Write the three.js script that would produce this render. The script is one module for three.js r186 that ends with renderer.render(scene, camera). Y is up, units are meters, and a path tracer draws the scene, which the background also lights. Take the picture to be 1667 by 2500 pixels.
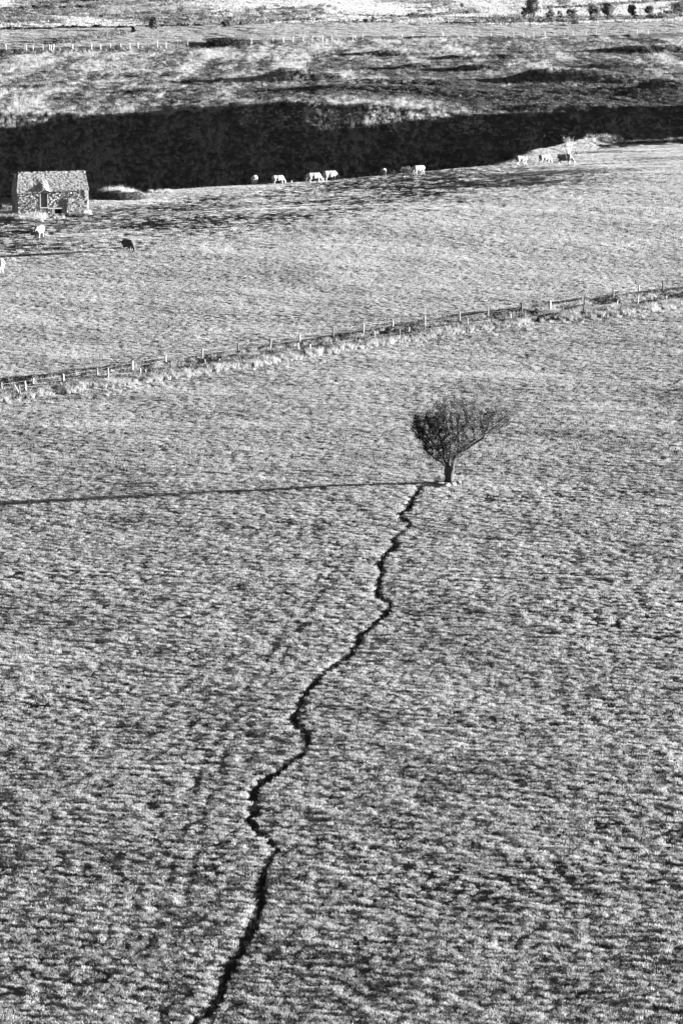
import * as THREE from 'three';
import { mergeGeometries, mergeVertices } from 'three/addons/utils/BufferGeometryUtils.js';
import { MarchingCubes } from 'three/addons/objects/MarchingCubes.js';

// ------------------------------------------------------------------ camera, sky, sun, exposure
const scene = new THREE.Scene();
const CAM_Y = 36, PITCH = THREE.MathUtils.degToRad(11.8), FOCAL = 7274;      // focal length in pixels of a 1667 x 2500 frame
const camera = new THREE.PerspectiveCamera(2 * Math.atan(1250 / FOCAL) * 180 / Math.PI, 682 / 1024, 1, 4000);
camera.position.set(0, CAM_Y, 0);
camera.rotation.set(-PITCH, 0, 0);
camera.updateMatrixWorld();

const SUN_EL = THREE.MathUtils.degToRad(5.2), SUN_AZ = THREE.MathUtils.degToRad(-8);   // azimuth: from the right, a little behind the scene
const sunDir = new THREE.Vector3(Math.cos(SUN_EL) * Math.cos(SUN_AZ), Math.sin(SUN_EL), Math.cos(SUN_EL) * Math.sin(SUN_AZ));
const sun = new THREE.DirectionalLight(0xffffff, 5);
sun.position.copy(sunDir).multiplyScalar(900).add(new THREE.Vector3(0, 0, -400));
sun.target.position.set(0, 0, -400);
sun.castShadow = true;
sun.shadow.mapSize.set(4096, 4096);
Object.assign(sun.shadow.camera, { left: -500, right: 500, top: 300, bottom: -300, near: 10, far: 2200 });
scene.add(sun, sun.target);

{ // clear, deep evening sky: a smooth gradient from horizon to zenith, neutral because the picture is black and white
  const w = 64, h = 32, a = new Float32Array(w * h * 4);
  for (let j = 0; j < h; j++) for (let i = 0; i < w; i++) {
    const el = ((j + .5) / h - .5) * Math.PI, t = Math.max(0, Math.sin(el));
    const v = el < 0 ? .014 : .04 * (1 - t) + .02 * t, k = (j * w + i) * 4;
    a[k] = a[k + 1] = a[k + 2] = v; a[k + 3] = 1;
  }
  const sky = new THREE.DataTexture(a, w, h, THREE.RGBAFormat, THREE.FloatType);
  sky.mapping = THREE.EquirectangularReflectionMapping;
  sky.magFilter = sky.minFilter = THREE.LinearFilter; sky.needsUpdate = true;
  scene.background = sky; scene.environment = sky;
}
const renderer = new THREE.WebGLRenderer({ antialias: true });
renderer.setSize(682, 1024);
renderer.toneMapping = THREE.LinearToneMapping;
renderer.toneMappingExposure = 8.3;
renderer.shadowMap.enabled = true;

scene.fog = new THREE.FogExp2(0xffffff, .0000045);

// ------------------------------------------------------------------ helpers
function rng(seed) { let a = seed >>> 0; return () => { a = (a + 0x6D2B79F5) | 0; let t = Math.imul(a ^ (a >>> 15), 1 | a); t = (t + Math.imul(t ^ (t >>> 7), 61 | t)) ^ t; return ((t ^ (t >>> 14)) >>> 0) / 4294967296; }; }
const clamp = (x, a, b) => x < a ? a : x > b ? b : x;
const lerp = (a, b, t) => a + (b - a) * t;
const sstep = (a, b, x) => { const t = clamp((x - a) / (b - a), 0, 1); return t * t * (3 - 2 * t); };
const smax = (a, b, k) => { const h = clamp(.5 + .5 * (a - b) / k, 0, 1); return lerp(b, a, h) + k * h * (1 - h); };
function hash(i, j, s) { let h = Math.imul(i, 374761393) ^ Math.imul(j, 668265263) ^ Math.imul(s, 1274126177); h = Math.imul(h ^ (h >>> 13), 1103515245); h ^= h >>> 16; return (h >>> 0) / 4294967296; }
function vn(x, y, s) {                                   // value noise, -1..1
  const i = Math.floor(x), j = Math.floor(y); let u = x - i, v = y - j; u = u * u * (3 - 2 * u); v = v * v * (3 - 2 * v);
  const a = hash(i, j, s), b = hash(i + 1, j, s), c = hash(i, j + 1, s), d = hash(i + 1, j + 1, s);
  return 2 * (a + (b - a) * u + (c - a) * v + (a - b - c + d) * u * v) - 1;
}
const fbm = (x, y, s, n = 3) => { let t = 0, a = .5, f = 1; for (let k = 0; k < n; k++) { t += a * vn(x * f, y * f, s + k); a *= .5; f *= 2.03; } return t; };
function interp(pts, x) {                                // pts sorted by [0]
  if (x <= pts[0][0]) return pts[0][1] + (x - pts[0][0]) * (pts[1][1] - pts[0][1]) / (pts[1][0] - pts[0][0]) * .6;
  for (let i = 1; i < pts.length; i++) if (x <= pts[i][0]) { const t = (x - pts[i - 1][0]) / (pts[i][0] - pts[i - 1][0]); return lerp(pts[i - 1][1], pts[i][1], t); }
  const n = pts.length; return pts[n - 1][1] + (x - pts[n - 1][0]) * (pts[n - 1][1] - pts[n - 2][1]) / (pts[n - 1][0] - pts[n - 2][0]) * .6;
}
// surveying: where the line of sight through a point of the 1667 x 2500 frame meets a height function
function sight(px, py) {
  const c = Math.cos(PITCH), s = Math.sin(PITCH), X = px - 833.5, Y = 1250 - py, Z = FOCAL;
  const y = Y * c - Z * s, d = Z * c + Y * s; return [X / d, y / d];             // per metre of depth
}
function survey(px, py, H, d0 = 60, d1 = 1500) {
  const [sx, sy] = sight(px, py); let last = d0;
  for (let d = d0; d < d1; d += .8) {
    if (CAM_Y + sy * d < H(sx * d, d)) { let a = last, b = d; for (let k = 0; k < 14; k++) { const m = (a + b) / 2; if (CAM_Y + sy * m < H(sx * m, m)) b = m; else a = m; } return [sx * b, b]; }
    last = d;
  }
  return [sx * d1, d1];
}
const mPerPx = d => d / FOCAL;
const names = {};
function numbered(n) { const k = names[n] = (names[n] ?? -1) + 1; return k ? `${n}_${String(k).padStart(3, '0')}` : n; }
function tag(o, label, category, group, kind) { if (label) o.userData.label = label; if (category) o.userData.category = category; if (group) o.userData.group = group; if (kind) o.userData.kind = kind; return o; }
function mesh(name, geo, mat, parent) { const m = new THREE.Mesh(geo, mat); m.castShadow = m.receiveShadow = true; m.name = parent === scene ? numbered(name) : name; parent.add(m); return m; }
function thing(name, x, y, z, turn = 0) { const g = new THREE.Group(); g.name = numbered(name); g.position.set(x, y, z); g.rotation.y = turn; scene.add(g); return g; }
class Tris {                                             // collects triangles with optional grey vertex colours
  constructor() { this.p = []; this.c = []; }
  tri(a, b, c, g = 1) { this.p.push(...a, ...b, ...c); this.c.push(g, g, g, g, g, g, g, g, g); }
  quad(a, b, c, d, g = 1) { this.tri(a, b, c, g); this.tri(a, c, d, g); }
  tube(A, B, ra, rb, n, g = 1) {
    const d = new THREE.Vector3(B[0] - A[0], B[1] - A[1], B[2] - A[2]).normalize(), u = new THREE.Vector3(Math.abs(d.y) > .9 ? 1 : 0, Math.abs(d.y) > .9 ? 0 : 1, 0).cross(d).normalize(), v = d.clone().cross(u);
    const ring = (P, r) => Array.from({ length: n }, (_, k) => { const t = k / n * 2 * Math.PI, c = Math.cos(t) * r, s = Math.sin(t) * r; return [P[0] + u.x * c + v.x * s, P[1] + u.y * c + v.y * s, P[2] + u.z * c + v.z * s]; });
    const a = ring(A, ra), b = ring(B, rb);
    for (let k = 0; k < n; k++) { const m = (k + 1) % n; this.quad(a[k], a[m], b[m], b[k], g); }
  }
  geo(smooth) {
    let g = new THREE.BufferGeometry(); g.setAttribute('position', new THREE.Float32BufferAttribute(this.p, 3)); g.setAttribute('color', new THREE.Float32BufferAttribute(this.c, 3));
    if (smooth) g = mergeVertices(g, 1e-4);
    g.computeVertexNormals(); return g;
  }
}
const std = (v, rough = .95, extra = {}) => { const m = new THREE.MeshStandardMaterial({ roughness: rough, metalness: 0, ...extra }); m.color.setRGB(v, v, v); m.side = THREE.DoubleSide; return m; };
const leafMat = (v, through = .35, extra = {}) => { const m = new THREE.MeshPhysicalMaterial({ roughness: 1, metalness: 0, transmission: through, thickness: 0, vertexColors: true, specularIntensity: 0, ...extra }); m.color.setRGB(v, v, v); m.side = THREE.DoubleSide; return m; };

// ------------------------------------------------------------------ the lie of the land (x right, d away from the camera, metres)
const TILT = .02;
const swell = (x, d) => { const s = d - x * .93 + 6 * vn(x / 40, d / 40, 17), up = sstep(235, 322, s), down = sstep(318, 392, s); return 1.7 * up - 2.5 * down; };   // long roll below the crest
const pasture0 = (x, d) => TILT * x + .55 * fbm(x / 46 + 3.1, d / 60, 11, 2) * sstep(190, 240, d) + swell(x, d) + .22 * fbm(x / 19, d / 15 + 7, 12, 2) + .13 * fbm(x / 11, d / 5, 13, 2) - .1;
const onPasture = (px, py) => survey(px, py, pasture0);
// crest of the pasture, seen against the dark valley
const crest = [[0, 512], [200, 486], [400, 466], [620, 452], [800, 441], [1000, 423], [1200, 404], [1400, 381], [1667, 348]].map(([a, b]) => { const q = onPasture(a, b); return [q[0], q[1] - 3]; });
// upper edge of the dark bank beyond the valley
const MOOR_Y = 2.0;
const lip = [[0, 284], [250, 286], [450, 276], [560, 264], [700, 259], [900, 262], [1050, 268], [1150, 282], [1280, 290], [1450, 292], [1667, 298]].map(([a, b]) => { const [sx, sy] = sight(a, b), d = 464 + 3 * Math.sin(a / 170); return [sx * d, d, CAM_Y + sy * d - MOOR_Y]; });
const lipRise = lip.map(p => [p[0], p[2]]);
// bank along the far side of the moor, with the far field above it
const scarp = [[0, 138], [300, 130], [500, 121], [700, 115], [870, 106], [1000, 101], [1300, 97], [1500, 92], [1667, 88]].map(([a, b]) => survey(a, b, () => MOOR_Y));
const treeline = [[0, 74], [250, 70], [500, 64], [800, 60], [900, 57], [1300, 55], [1667, 46]].map(([a, b]) => survey(a, b, () => MOOR_Y + 2));
// mounds and old diggings on the moor: pixel centre, half width in m, depth in m, height
const mounds = [
  [1385, 204, 10, 8, 1.5], [1320, 202, 7, 6, .8], [1515, 205, 9, 8, .9], [1480, 232, 14, 7, .8], [745, 205, 9, 8, 1.5], [690, 207, 6, 6, .9], [1025, 172, 4.6, 6, 1.1], [1170, 176, 5.6, 6, 1.1], [960, 140, 7, 7, 1.0], [1145, 147, 5, 6, .9], [1245, 145, 6, 6, .7], [1600, 132, 11, 9, 1.5],
  [1640, 228, 6, 7, 1.8], [1180, 240, 16, 9, .9], [900, 235, 14, 8, .7], [1420, 262, 15, 7, .8], [330, 190, 10, 9, .45], [130, 215, 10, 9, .45], [480, 230, 10, 9, .4], [1000, 215, 14, 8, .8], [1560, 170, 12, 8, .8],
].map(([a, b, w, l, h]) => { const q = survey(a, b, () => MOOR_Y + .3); return [q[0], q[1] + l * .6, w, l, h]; });
function moorH(x, d) {
  const ld = interp(lip, x) + 3 * fbm(x / 9, 1.7, 55, 3);
  let y = MOOR_Y + .5 * fbm(x / 6, d / 14, 56, 2) * Math.exp(-Math.pow((d - ld) / 9, 2)) + .45 * fbm(x / 30, d / 60, 31, 2) + .22 * fbm(x / 9, d / 30, 33, 2);
  if (d > ld - 6 && d < 720) for (const [mx, md, w, l, h] of mounds) {
    const u = (x - mx) / w, t = (d - md) / l;
    if (u * u < 4 && t * t < 4) { const k = t < 0 ? t * 1.9 : t * .8, r = u * u + k * k; y += h * Math.exp(-r * r * .9 - r * .55); }      // steeper towards the viewer
  }
  y += clamp(interp(lipRise, x), -2, 3) * (d < ld ? 1 : Math.exp(-(d - ld) / 34));
  if (d < ld) { const b = ld - d, left = sstep(-14, -34, x); y -= lerp(.5 * b + .5 * (1 - Math.exp(-b)), .42 * b + .3 * (1 - Math.exp(-b)), left); }
  const sd = interp(scarp, x);
  if (d > sd - 3) {
    const hgt = lerp(1.5, .6, sstep(-10, 40, x));
    y += hgt * sstep(sd, sd + 1.6, d) + .9 * sstep(sd + 3, sd + 60, d);
    const td = interp(treeline, x); if (d > td) y += .022 * (d - td) + .6 * fbm(x / 60, d / 25, 41, 3) * sstep(0, 25, d - td);
  }
  return y;
}
const shadeKnoll = (x, d) => 7.6 * Math.exp(-Math.pow((x - 87) / 22, 2) - Math.pow((d - 465) / 18, 2));   // unseen hill added beyond the right edge, shaped to shade the valley
// spur that runs into the valley from the right
const spurPts = [[1300, 362], [1400, 338], [1500, 318], [1600, 300], [1720, 288]].map(([a, b]) => survey(a, b, (x) => TILT * x + .2));
function Hbase(x, d) {
  let y = pasture0(x, d);
  if (d < 82) y += .26 * Math.pow(82 - d, 1.11);
  const cd = interp(crest, x) + .5 * fbm(x / 11, 3, 51, 2), b = d - cd;
  if (d > 320) {
    if (b > 0) {
      const gentle = sstep(18, 34, x), R = lerp(55, 160, gentle), lim = lerp(.36, .045, gentle), e = Math.min(b, R * lim);
      y -= e * e / (2 * R) + Math.max(0, b - R * lim) * lim;
    }
    let m = moorH(x, d);
    y = Math.max(y, -13);
    y = smax(y, m, .8);
    if (x > 20 && d > 380 && d < 500) {                 // spur
      const sd = interp(spurPts, x), t = (d - sd) / 4.5; y += 1.3 * Math.exp(-t * t) * sstep(20, 28, x);
    }
    if (x > 25) y += shadeKnoll(x, d);
  }
  return y;
}
const onGround = (px, py) => survey(px, py, Hbase);
function onField(px, py) { const q = onGround(px, py), [sx] = sight(px, py); for (let k = 0; k < 3; k++) { const c = interp(crest, q[0]) + 4; if (q[1] > c) { q[1] = c; q[0] = sx * c; } } return q; }

// ditch strip between the two rows of posts
const stripTop = [[-60, 934], [0, 930], [150, 918], [300, 897], [500, 872], [650, 852], [834, 822], [1000, 797], [1200, 766], [1400, 738], [1540, 722], [1667, 708], [1760, 695]];
const stripBot = [[-60, 990], [0, 982], [150, 965], [300, 945], [500, 915], [650, 892], [834, 862], [1000, 836], [1200, 806], [1400, 782], [1540, 770], [1667, 752], [1760, 742]];
const stripT = stripTop.map(([a, b]) => onPasture(a, b)), stripB = stripBot.map(([a, b]) => onPasture(a, b));
function inStrip(x, d) { const a = interp(stripB, x), b = interp(stripT, x); return [(d - a) / (b - a), b - a]; }       // 0 lower edge, 1 upper edge

// the rivulet that winds down from the tree
const trailPx = [[1028, 1192], [1018, 1204], [1011, 1215], [1004, 1230], [995, 1244], [972, 1260], [991, 1271], [998, 1280], [995, 1290], [975, 1307], [956, 1320], [976, 1329], [950, 1346], [936, 1360], [928, 1376], [932, 1397], [926, 1422], [922, 1447], [928, 1461], [950, 1471], [955, 1480], [948, 1490], [932, 1508], [906, 1534], [881, 1553], [871, 1572], [853, 1604], [823, 1623], [798, 1639], [774, 1665], [749, 1690], [733, 1722], [718, 1757], [726, 1778], [754, 1790], [748, 1818], [740, 1842], [690, 1880], [640, 1916], [620, 1938], [617, 1961], [622, 1980], [608, 2004], [636, 2034], [660, 2055], [676, 2074], [655, 2114], [641, 2142], [638, 2193], [629, 2244], [614, 2286], [591, 2318], [563, 2359], [553, 2385], [545, 2412], [537, 2438], [508, 2474], [483, 2498], [440, 2550]];
const trail = trailPx.map(([a, b]) => onPasture(a, b));
const trailBins = new Map();
for (let i = 0; i + 1 < trail.length; i++) { const [a, b] = [trail[i], trail[i + 1]]; for (let k = Math.floor(Math.min(a[1], b[1]) - 1); k <= Math.max(a[1], b[1]) + 1; k++) { if (!trailBins.has(k)) trailBins.set(k, []); trailBins.get(k).push(i); } }
function trailDist(x, d) {
  const list = trailBins.get(Math.floor(d)); if (!list) return 9;
  let best = 81;
  for (const i of list) { const [ax, ad] = trail[i], [bx, bd] = trail[i + 1], ux = bx - ax, ud = bd - ad, t = clamp(((x - ax) * ux + (d - ad) * ud) / (ux * ux + ud * ud), 0, 1), ex = x - ax - t * ux, ed = d - ad - t * ud; best = Math.min(best, ex * ex + ed * ed); }
  return Math.sqrt(best);
}
const rough = (x, d) => { const s = d - x * .93 + 5 * vn(x / 25, d / 25, 18); return sstep(300, 334, s) * (1 - sstep(380, 394, s)) * sstep(48, 0, x) * clamp(.85 + .5 * vn(x / 9, d / 14, 20), .2, 1); };     // slope below the crest: thinner, rougher turf imitates its shade
// two faint cattle tracks that run beside the rivulet
const tracks = [0, 52].map(o => [[852, 1330], [800, 1420], [738, 1520], [690, 1610], [640, 1690], [596, 1770], [545, 1860], [508, 1960], [486, 2060], [470, 2160], [440, 2270], [418, 2370], [396, 2520]].map(([a, b], i) => onPasture(a - o * (.5 + i * .06), b)).map(p => [p[1], p[0]]).sort((a, b) => a[0] - b[0]));
function trackAt(x, d) { if (d > 165) return 0; let m = 0; for (const t of tracks) { const e = (x - interp(t, d)) / .16; if (e * e < 6) m = Math.max(m, Math.exp(-e * e) * sstep(-.35, .35, vn(x * 2.2, d * 1.4, 73))); } return m; }
// tussocks: long in the direction of the slope's terracettes, a hand high
function turf(x, d) {
  const wx = x + .15 * vn(x * 2.3, d * 2.3, 70), wd = d + .15 * vn(x * 2.3, d * 2.3, 71);
  const a = vn(wx * 2.7, wd * 6, 61), b = vn(wx * 4.8 + 5, wd * 10, 62);
  return .036 * a + .032 * b;
}
const coarse = (x, d) => (.03 * vn(x / 3.4, d / 2.6, 64) + .02 * vn(x / 1.6 + 9, d / 1.3, 65)) * (1 - .5 * sstep(150, 190, d));
function Hg(x, d) {
  let y = Hbase(x, d);
  if (d > 80 && d < 460) {
    const cd = interp(crest, x); const near = 1 - sstep(cd + 2, cd + 10, d) * (1 - .8 * sstep(28, 38, x));
    if (near > 0) {
      y += near * (rough(x, d) * (.13 * vn((x + d) / 2.6, (d - x) / 1.2, 74) + .1 * vn((x + d) / 1.3, (d - x) / .65, 75)) + turf(x, d) * lerp(1, .62, sstep(150, 190, d)) * (1 + 1.6 * rough(x, d)) + coarse(x, d) * .8);
      if (d < 165) y -= .045 * trackAt(x, d);
      if (d < 190) { const t = trailDist(x, d); if (t < .7) { const tt = t + .1 * vn(x * 3.1, d * 3.1, 66) + .06 * vn(x * 7, d * 7, 69), wd = .075 * vn(d / 1.4, x / 1.4, 72); y -= (.46 + .14 * vn(x * 1.5, d * 1.5, 76)) * (1 - sstep(.07 + wd, .25 + wd, tt)); } }
      if (d > 195 && d < 300) { const [t] = inStrip(x, d); if (t > -.4 && t < 1.3) y += -.18 * Math.exp(-Math.pow((t - .62) / .26, 2)) + .15 * Math.exp(-Math.pow((t - .1) / .2, 2)); }
    }
  }
  if (d > 430 && d < 760) y += .16 * vn(x / 1.7, d / 1.7, 67) + .12 * vn(x / .9, d / .9, 68);
  return y;
}
const G = (x, d) => new THREE.Vector3(x, Hg(x, d), -d);

// ------------------------------------------------------------------ ground sheets
function noiseTexture(size, seed, lo, hi, oct = 5, base = 8) {
  const a = new Uint8Array(size * size * 4);
  const per = (x, y, f, s) => { const i = Math.floor(x), j = Math.floor(y); let u = x - i, v = y - j; u = u * u * (3 - 2 * u); v = v * v * (3 - 2 * v); const m = k => ((k % f) + f) % f; const A = hash(m(i), m(j), s), B = hash(m(i + 1), m(j), s), C = hash(m(i), m(j + 1), s), D = hash(m(i + 1), m(j + 1), s); return A + (B - A) * u + (C - A) * v + (A - B - C + D) * u * v; };
  for (let y = 0; y < size; y++) for (let x = 0; x < size; x++) {
    let t = 0, w = .5, f = base; for (let k = 0; k < oct; k++) { t += w * per(x / size * f, y / size * f, f, seed + k); w *= .6; f *= 2; }
    const v = clamp(lerp(lo, hi, clamp((t - .45) * 1.6, 0, 1)), 0, 1) * 255, k = (y * size + x) * 4; a[k] = a[k + 1] = a[k + 2] = v; a[k + 3] = 255;
  }
  const t = new THREE.DataTexture(a, size, size); t.wrapS = t.wrapT = THREE.RepeatWrapping; t.magFilter = t.minFilter = THREE.LinearFilter; t.colorSpace = THREE.SRGBColorSpace; t.needsUpdate = true; return t;
}
const soilTex = noiseTexture(512, 5, .55, 1);
function sheet(name, d0, d1, step, half, colour, mat, label) {
  const ds = []; for (let d = d0; d < d1 - step * .5; d += step) ds.push(d); ds.push(d1);
  const xs = []; let w = half, s = step * .9;
  for (let x = -half; x <= half + 1e-6; x += s) xs.push(x);
  while (w < 520) { s *= 1.6; w += s; xs.unshift(-w); xs.push(w); }
  const nx = xs.length, pos = new Float32Array((ds.length + 1) * nx * 3), col = new Float32Array(pos.length), uv = new Float32Array((ds.length + 1) * nx * 2), idx = [];
  for (let j = 0; j <= ds.length; j++) for (let i = 0; i < nx; i++) {
    const skirt = j === ds.length, d = skirt ? d1 + step * .6 : ds[j], x = xs[i], k = j * nx + i, y = Hg(x, d) - (skirt ? .12 + step * .15 : 0);
    pos.set([x, y, -d], k * 3); const c = colour(x, d, y); col.set([c, c, c], k * 3); uv.set([x / 7, d / 7], k * 2);
    if (j && i) idx.push(k - nx - 1, k - nx, k - 1, k - 1, k - nx, k);
  }
  const g = new THREE.BufferGeometry(); g.setAttribute('position', new THREE.BufferAttribute(pos, 3)); g.setAttribute('color', new THREE.BufferAttribute(col, 3)); g.setAttribute('uv', new THREE.BufferAttribute(uv, 2)); g.setIndex(idx); g.computeVertexNormals();
  return tag(mesh(name, g, mat, scene), label, 'ground', null, 'structure');
}
const groundMat = std(1, 1, { vertexColors: true, map: soilTex });
const pastureCol = (x, d) => .085 + .025 * vn(x / 2.2, d / 2.2, 81);
const moorCol = (x, d) => .09 + .03 * vn(x / 3, d / 3, 82);
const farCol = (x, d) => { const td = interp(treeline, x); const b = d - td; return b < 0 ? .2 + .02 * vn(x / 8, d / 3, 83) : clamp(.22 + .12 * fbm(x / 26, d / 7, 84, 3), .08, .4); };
sheet('hillside', -40, 82, 2.5, 20, () => .18, groundMat, 'grassy hillside dropping away below the viewer');
sheet('near_pasture', 82, 185, .1, 25, pastureCol, groundMat, 'short rough turf of the near pasture around the lone tree');
sheet('middle_pasture', 185, 292, .2, 37, pastureCol, groundMat, 'rough turf of the pasture on both sides of the ditch');
sheet('ridge_pasture', 292, 440, .32, 56, pastureCol, groundMat, 'turf of the upper pasture rising to the crest where cows graze');
sheet('moor', 440, 640, .62, 82, moorCol, groundMat, 'dark bank and rough moor beyond the valley');
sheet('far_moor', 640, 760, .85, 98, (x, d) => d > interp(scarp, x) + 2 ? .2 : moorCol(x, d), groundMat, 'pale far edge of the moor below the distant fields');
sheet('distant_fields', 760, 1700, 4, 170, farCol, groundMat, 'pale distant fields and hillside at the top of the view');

// ------------------------------------------------------------------ grass
function tuft(seed, blades, radius, h0, h1, w, lean, segs) {
  const r = rng(seed), T = new Tris();
  for (let k = 0; k < blades; k++) {
    const a = r() * 6.283, q = Math.sqrt(r()) * radius, x = Math.cos(a) * q, z = Math.sin(a) * q, h = lerp(h0, h1, r()), t = r() * 6.283, ww = w * lerp(.7, 1.2, r()) / 2, L = lean * (r() * .9 + .2) * h, la = a + (r() - .5) * 2.4;
    const cx = Math.cos(t) * ww, cz = Math.sin(t) * ww, lx = Math.cos(la) * L - .12 * h, lz = Math.sin(la) * L, g = lerp(.72, 1.1, r());
    if (segs > 1) {
      const m = [x + lx * .3, h * .58, z + lz * .3];
      T.quad([x - cx, -.03, z - cz], [x + cx, -.03, z + cz], [m[0] + cx * .8, m[1], m[2] + cz * .8], [m[0] - cx * .8, m[1], m[2] - cz * .8], g);
      T.tri([m[0] - cx * .8, m[1], m[2] - cz * .8], [m[0] + cx * .8, m[1], m[2] + cz * .8], [x + lx, h, z + lz], g);
    } else T.tri([x - cx, -.03, z - cz], [x + cx, -.03, z + cz], [x + lx, h, z + lz], g);
  }
  return T.geo();
}
function scatter(name, label, geos, mat, list, category = 'grass') {      // list: [x, d, scaleXZ, scaleY, grey, sink]
  const r = rng(77 + list.length), M = new THREE.Matrix4(), Q = new THREE.Quaternion(), E = new THREE.Euler(), S = new THREE.Vector3(), C = new THREE.Color();
  const buckets = geos.map(() => []); list.forEach((p, i) => buckets[Math.floor(r() * geos.length)].push(p));
  buckets.forEach((b, n) => {
    const im = new THREE.InstancedMesh(geos[n], mat, b.length); im.name = numbered(name); im.castShadow = im.receiveShadow = true;
    b.forEach((p, i) => { E.set(0, r() * 6.283, 0); Q.setFromEuler(E); S.set(p[2], p[3], p[2]); M.compose(G(p[0], p[1]).setY(Hg(p[0], p[1]) - (p[5] ?? 0)), Q, S); im.setMatrixAt(i, M); C.setRGB(p[4], p[4], p[4]); im.setColorAt(i, C); });
    tag(im, label, category, null, 'stuff'); scene.add(im);
  });
}
const grassMat = leafMat(.5, .4);
function cover(seed, d0, d1, perM2, fn, margin = 3) {     // jittered grid over the part of the land in view, plus a margin
  const r = rng(seed), out = [], s = 1 / Math.sqrt(perM2);
  for (let d = d0; d < d1; d += s) { const hw = d * .1155 + margin; for (let x = -hw; x < hw; x += s) { const p = fn(x + (r() - .5) * s * 1.3, d + (r() - .5) * s * 1.3, r); if (p) out.push(p); } }
  return out;
}
const shadeSpots = [[1350, 2130, 5.2, 3.2], [1050, 2180, 3, 2.2], [250, 1720, 4.5, 4], [420, 1400, 6, 3.4], [1480, 1500, 5, 4], [1250, 1220, 6, 3], [650, 1250, 4, 3], [1550, 1740, 3.5, 3], [120, 2380, 3, 2.5]].map(([a, b, w, l]) => [...onPasture(a, b), w, l]);
function shadeThin(x, d) { let m = .28 * vn(x / 7, d / 4.5, 90); if (d < 190) for (const [wx, wd, w, l] of shadeSpots) { const u = (x - wx) / w, t = (d - wd) / l; if (u * u + t * t < 5) m += .5 * Math.exp(-u * u - t * t); } return m; }   // sparser tufts imitate shaded bands of rolling ground
const bare = (x, d) => .8 * vn(x * 2.4, d * 5, 91) + .9 * vn(x * 4.4, d * 9.5, 92) - shadeThin(x, d) * 1.1;
function pastureTuft(x, d, r) {
  if (d < 186 && trailDist(x, d) + .1 * vn(x * 3.1, d * 3.1, 66) + .06 * vn(x * 7, d * 7, 69) < .13 + .09 * vn(d / 1.4, x / 1.4, 72)) return null;
  if (d > 195 && d < 300) { const [t] = inStrip(x, d); if (t > .05 && t < .95) return null; }
  if (d < 165 && r() < trackAt(x, d) * .55) return null;
  const cd = interp(crest, x); if (d > cd + 14 + 30 * sstep(26, 36, x)) return null;
  const b = bare(x, d) + turf(x, d) * 15; if (b < -.62 && r() < .85) return null;
  const rg = d > 290 ? rough(x, d) : 0; if (r() < rg * .8) return null;  // tufts left out to darken the slope turned from the sun
  const big = vn(x / 5.5, d / 4.5, 93), s = lerp(.8, 1.25, r());
  return [x, d, s, s * clamp(.85 + .3 * b + .15 * big, .35, 1.5) * (1 - .35 * rg), clamp(.86 + .1 * vn(x / 1.7, d / 1.7, 94) + .1 * (r() - .5) + .06 * big, .5, 1.1)];
}
const nearTufts = [1, 2, 3, 4, 5, 6].map(k => tuft(k, 22, .115, .04, .1, .014, .55, 2));
scatter('pasture_grass', 'short grazed grass covering the near pasture', nearTufts, grassMat, cover(101, 84, 186, 54, pastureTuft, 2));
const midTufts = [1, 2, 3, 4, 5].map(k => tuft(20 + k, 24, .16, .045, .11, .022, .55, 1));
scatter('meadow_grass', 'short grazed grass covering the middle pasture', midTufts, grassMat, cover(102, 186, 292, 26, pastureTuft, 2));
const ridgeTufts = [1, 2, 3, 4].map(k => tuft(40 + k, 30, .29, .06, .14, .034, .55, 1));
scatter('upland_grass', 'short grazed grass covering the upper pasture to its crest', ridgeTufts, grassMat, cover(103, 292, 462, 9, pastureTuft, 5));

// rough strip along the ditch
const tallTufts = [1, 2, 3, 4, 5].map(k => tuft(60 + k, 44, .13, .25, .6, .016, .55, 2));
const heathTufts = [1, 2, 3, 4].map(k => { const r = rng(300 + k), T = new Tris(); for (let i = 0; i < 150; i++) { const a = r() * 6.283, q = Math.sqrt(r()) * .4, h = r() * .42 * (1 - q), s = .03 + r() * .03, t = r() * 6.283, u = r() * 2 - 1, c = [Math.cos(a) * q, h, Math.sin(a) * q]; T.tri([c[0] - s * Math.cos(t), c[1] - s * u, c[2] - s * Math.sin(t)], [c[0] + s * Math.cos(t), c[1] + s * u, c[2] + s * Math.sin(t)], [c[0] + s * .5 * u, c[1] + s * 1.6, c[2] + s * .4], lerp(.6, 1.2, r())); } return T.geo(); });
const stripGrass = [], stripScrub = [];
{
  const r = rng(5);
  for (let d = 195; d < 300; d += .22) for (let x = -36; x < 38; x += .22) {
    const xx = x + (r() - .5) * .2, dd = d + (r() - .5) * .2, [t, w] = inStrip(xx, dd); if (t < -.45 || t > 1.1) { r(); r(); continue; }
    const n = vn(xx / 1.5, dd / 1.5, 95) + .5 * vn(xx / .6, dd / .6, 96), front = Math.exp(-Math.pow((t - .05) / .3, 2)), a = r(), s = lerp(.5, 1.05, r());
    if (n > -.25 - .5 * front && a < (t < -.05 ? .05 * (1 + 2 * n) : .62)) stripGrass.push([xx, dd, s, s * lerp(.7, 1.1, r()) * (t > .9 || t < -.05 ? .5 : 1), lerp(.7, 1.1, r())]);
    else if (t > .15 && t < 1 && a < .8) stripScrub.push([xx, dd, s * 1.1, s * .9 * lerp(.7, 1.2, r()), lerp(.6, 1.2, r())]);
  }
}
scatter('rough_grass', 'tall pale grass along the ditch between the two rows of posts', tallTufts, grassMat, stripGrass);
const scrubMat = leafMat(.12, .2);
scatter('bramble_scrub', 'dark low bramble and heather filling the ditch', heathTufts, scrubMat, stripScrub, 'scrub');

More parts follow.
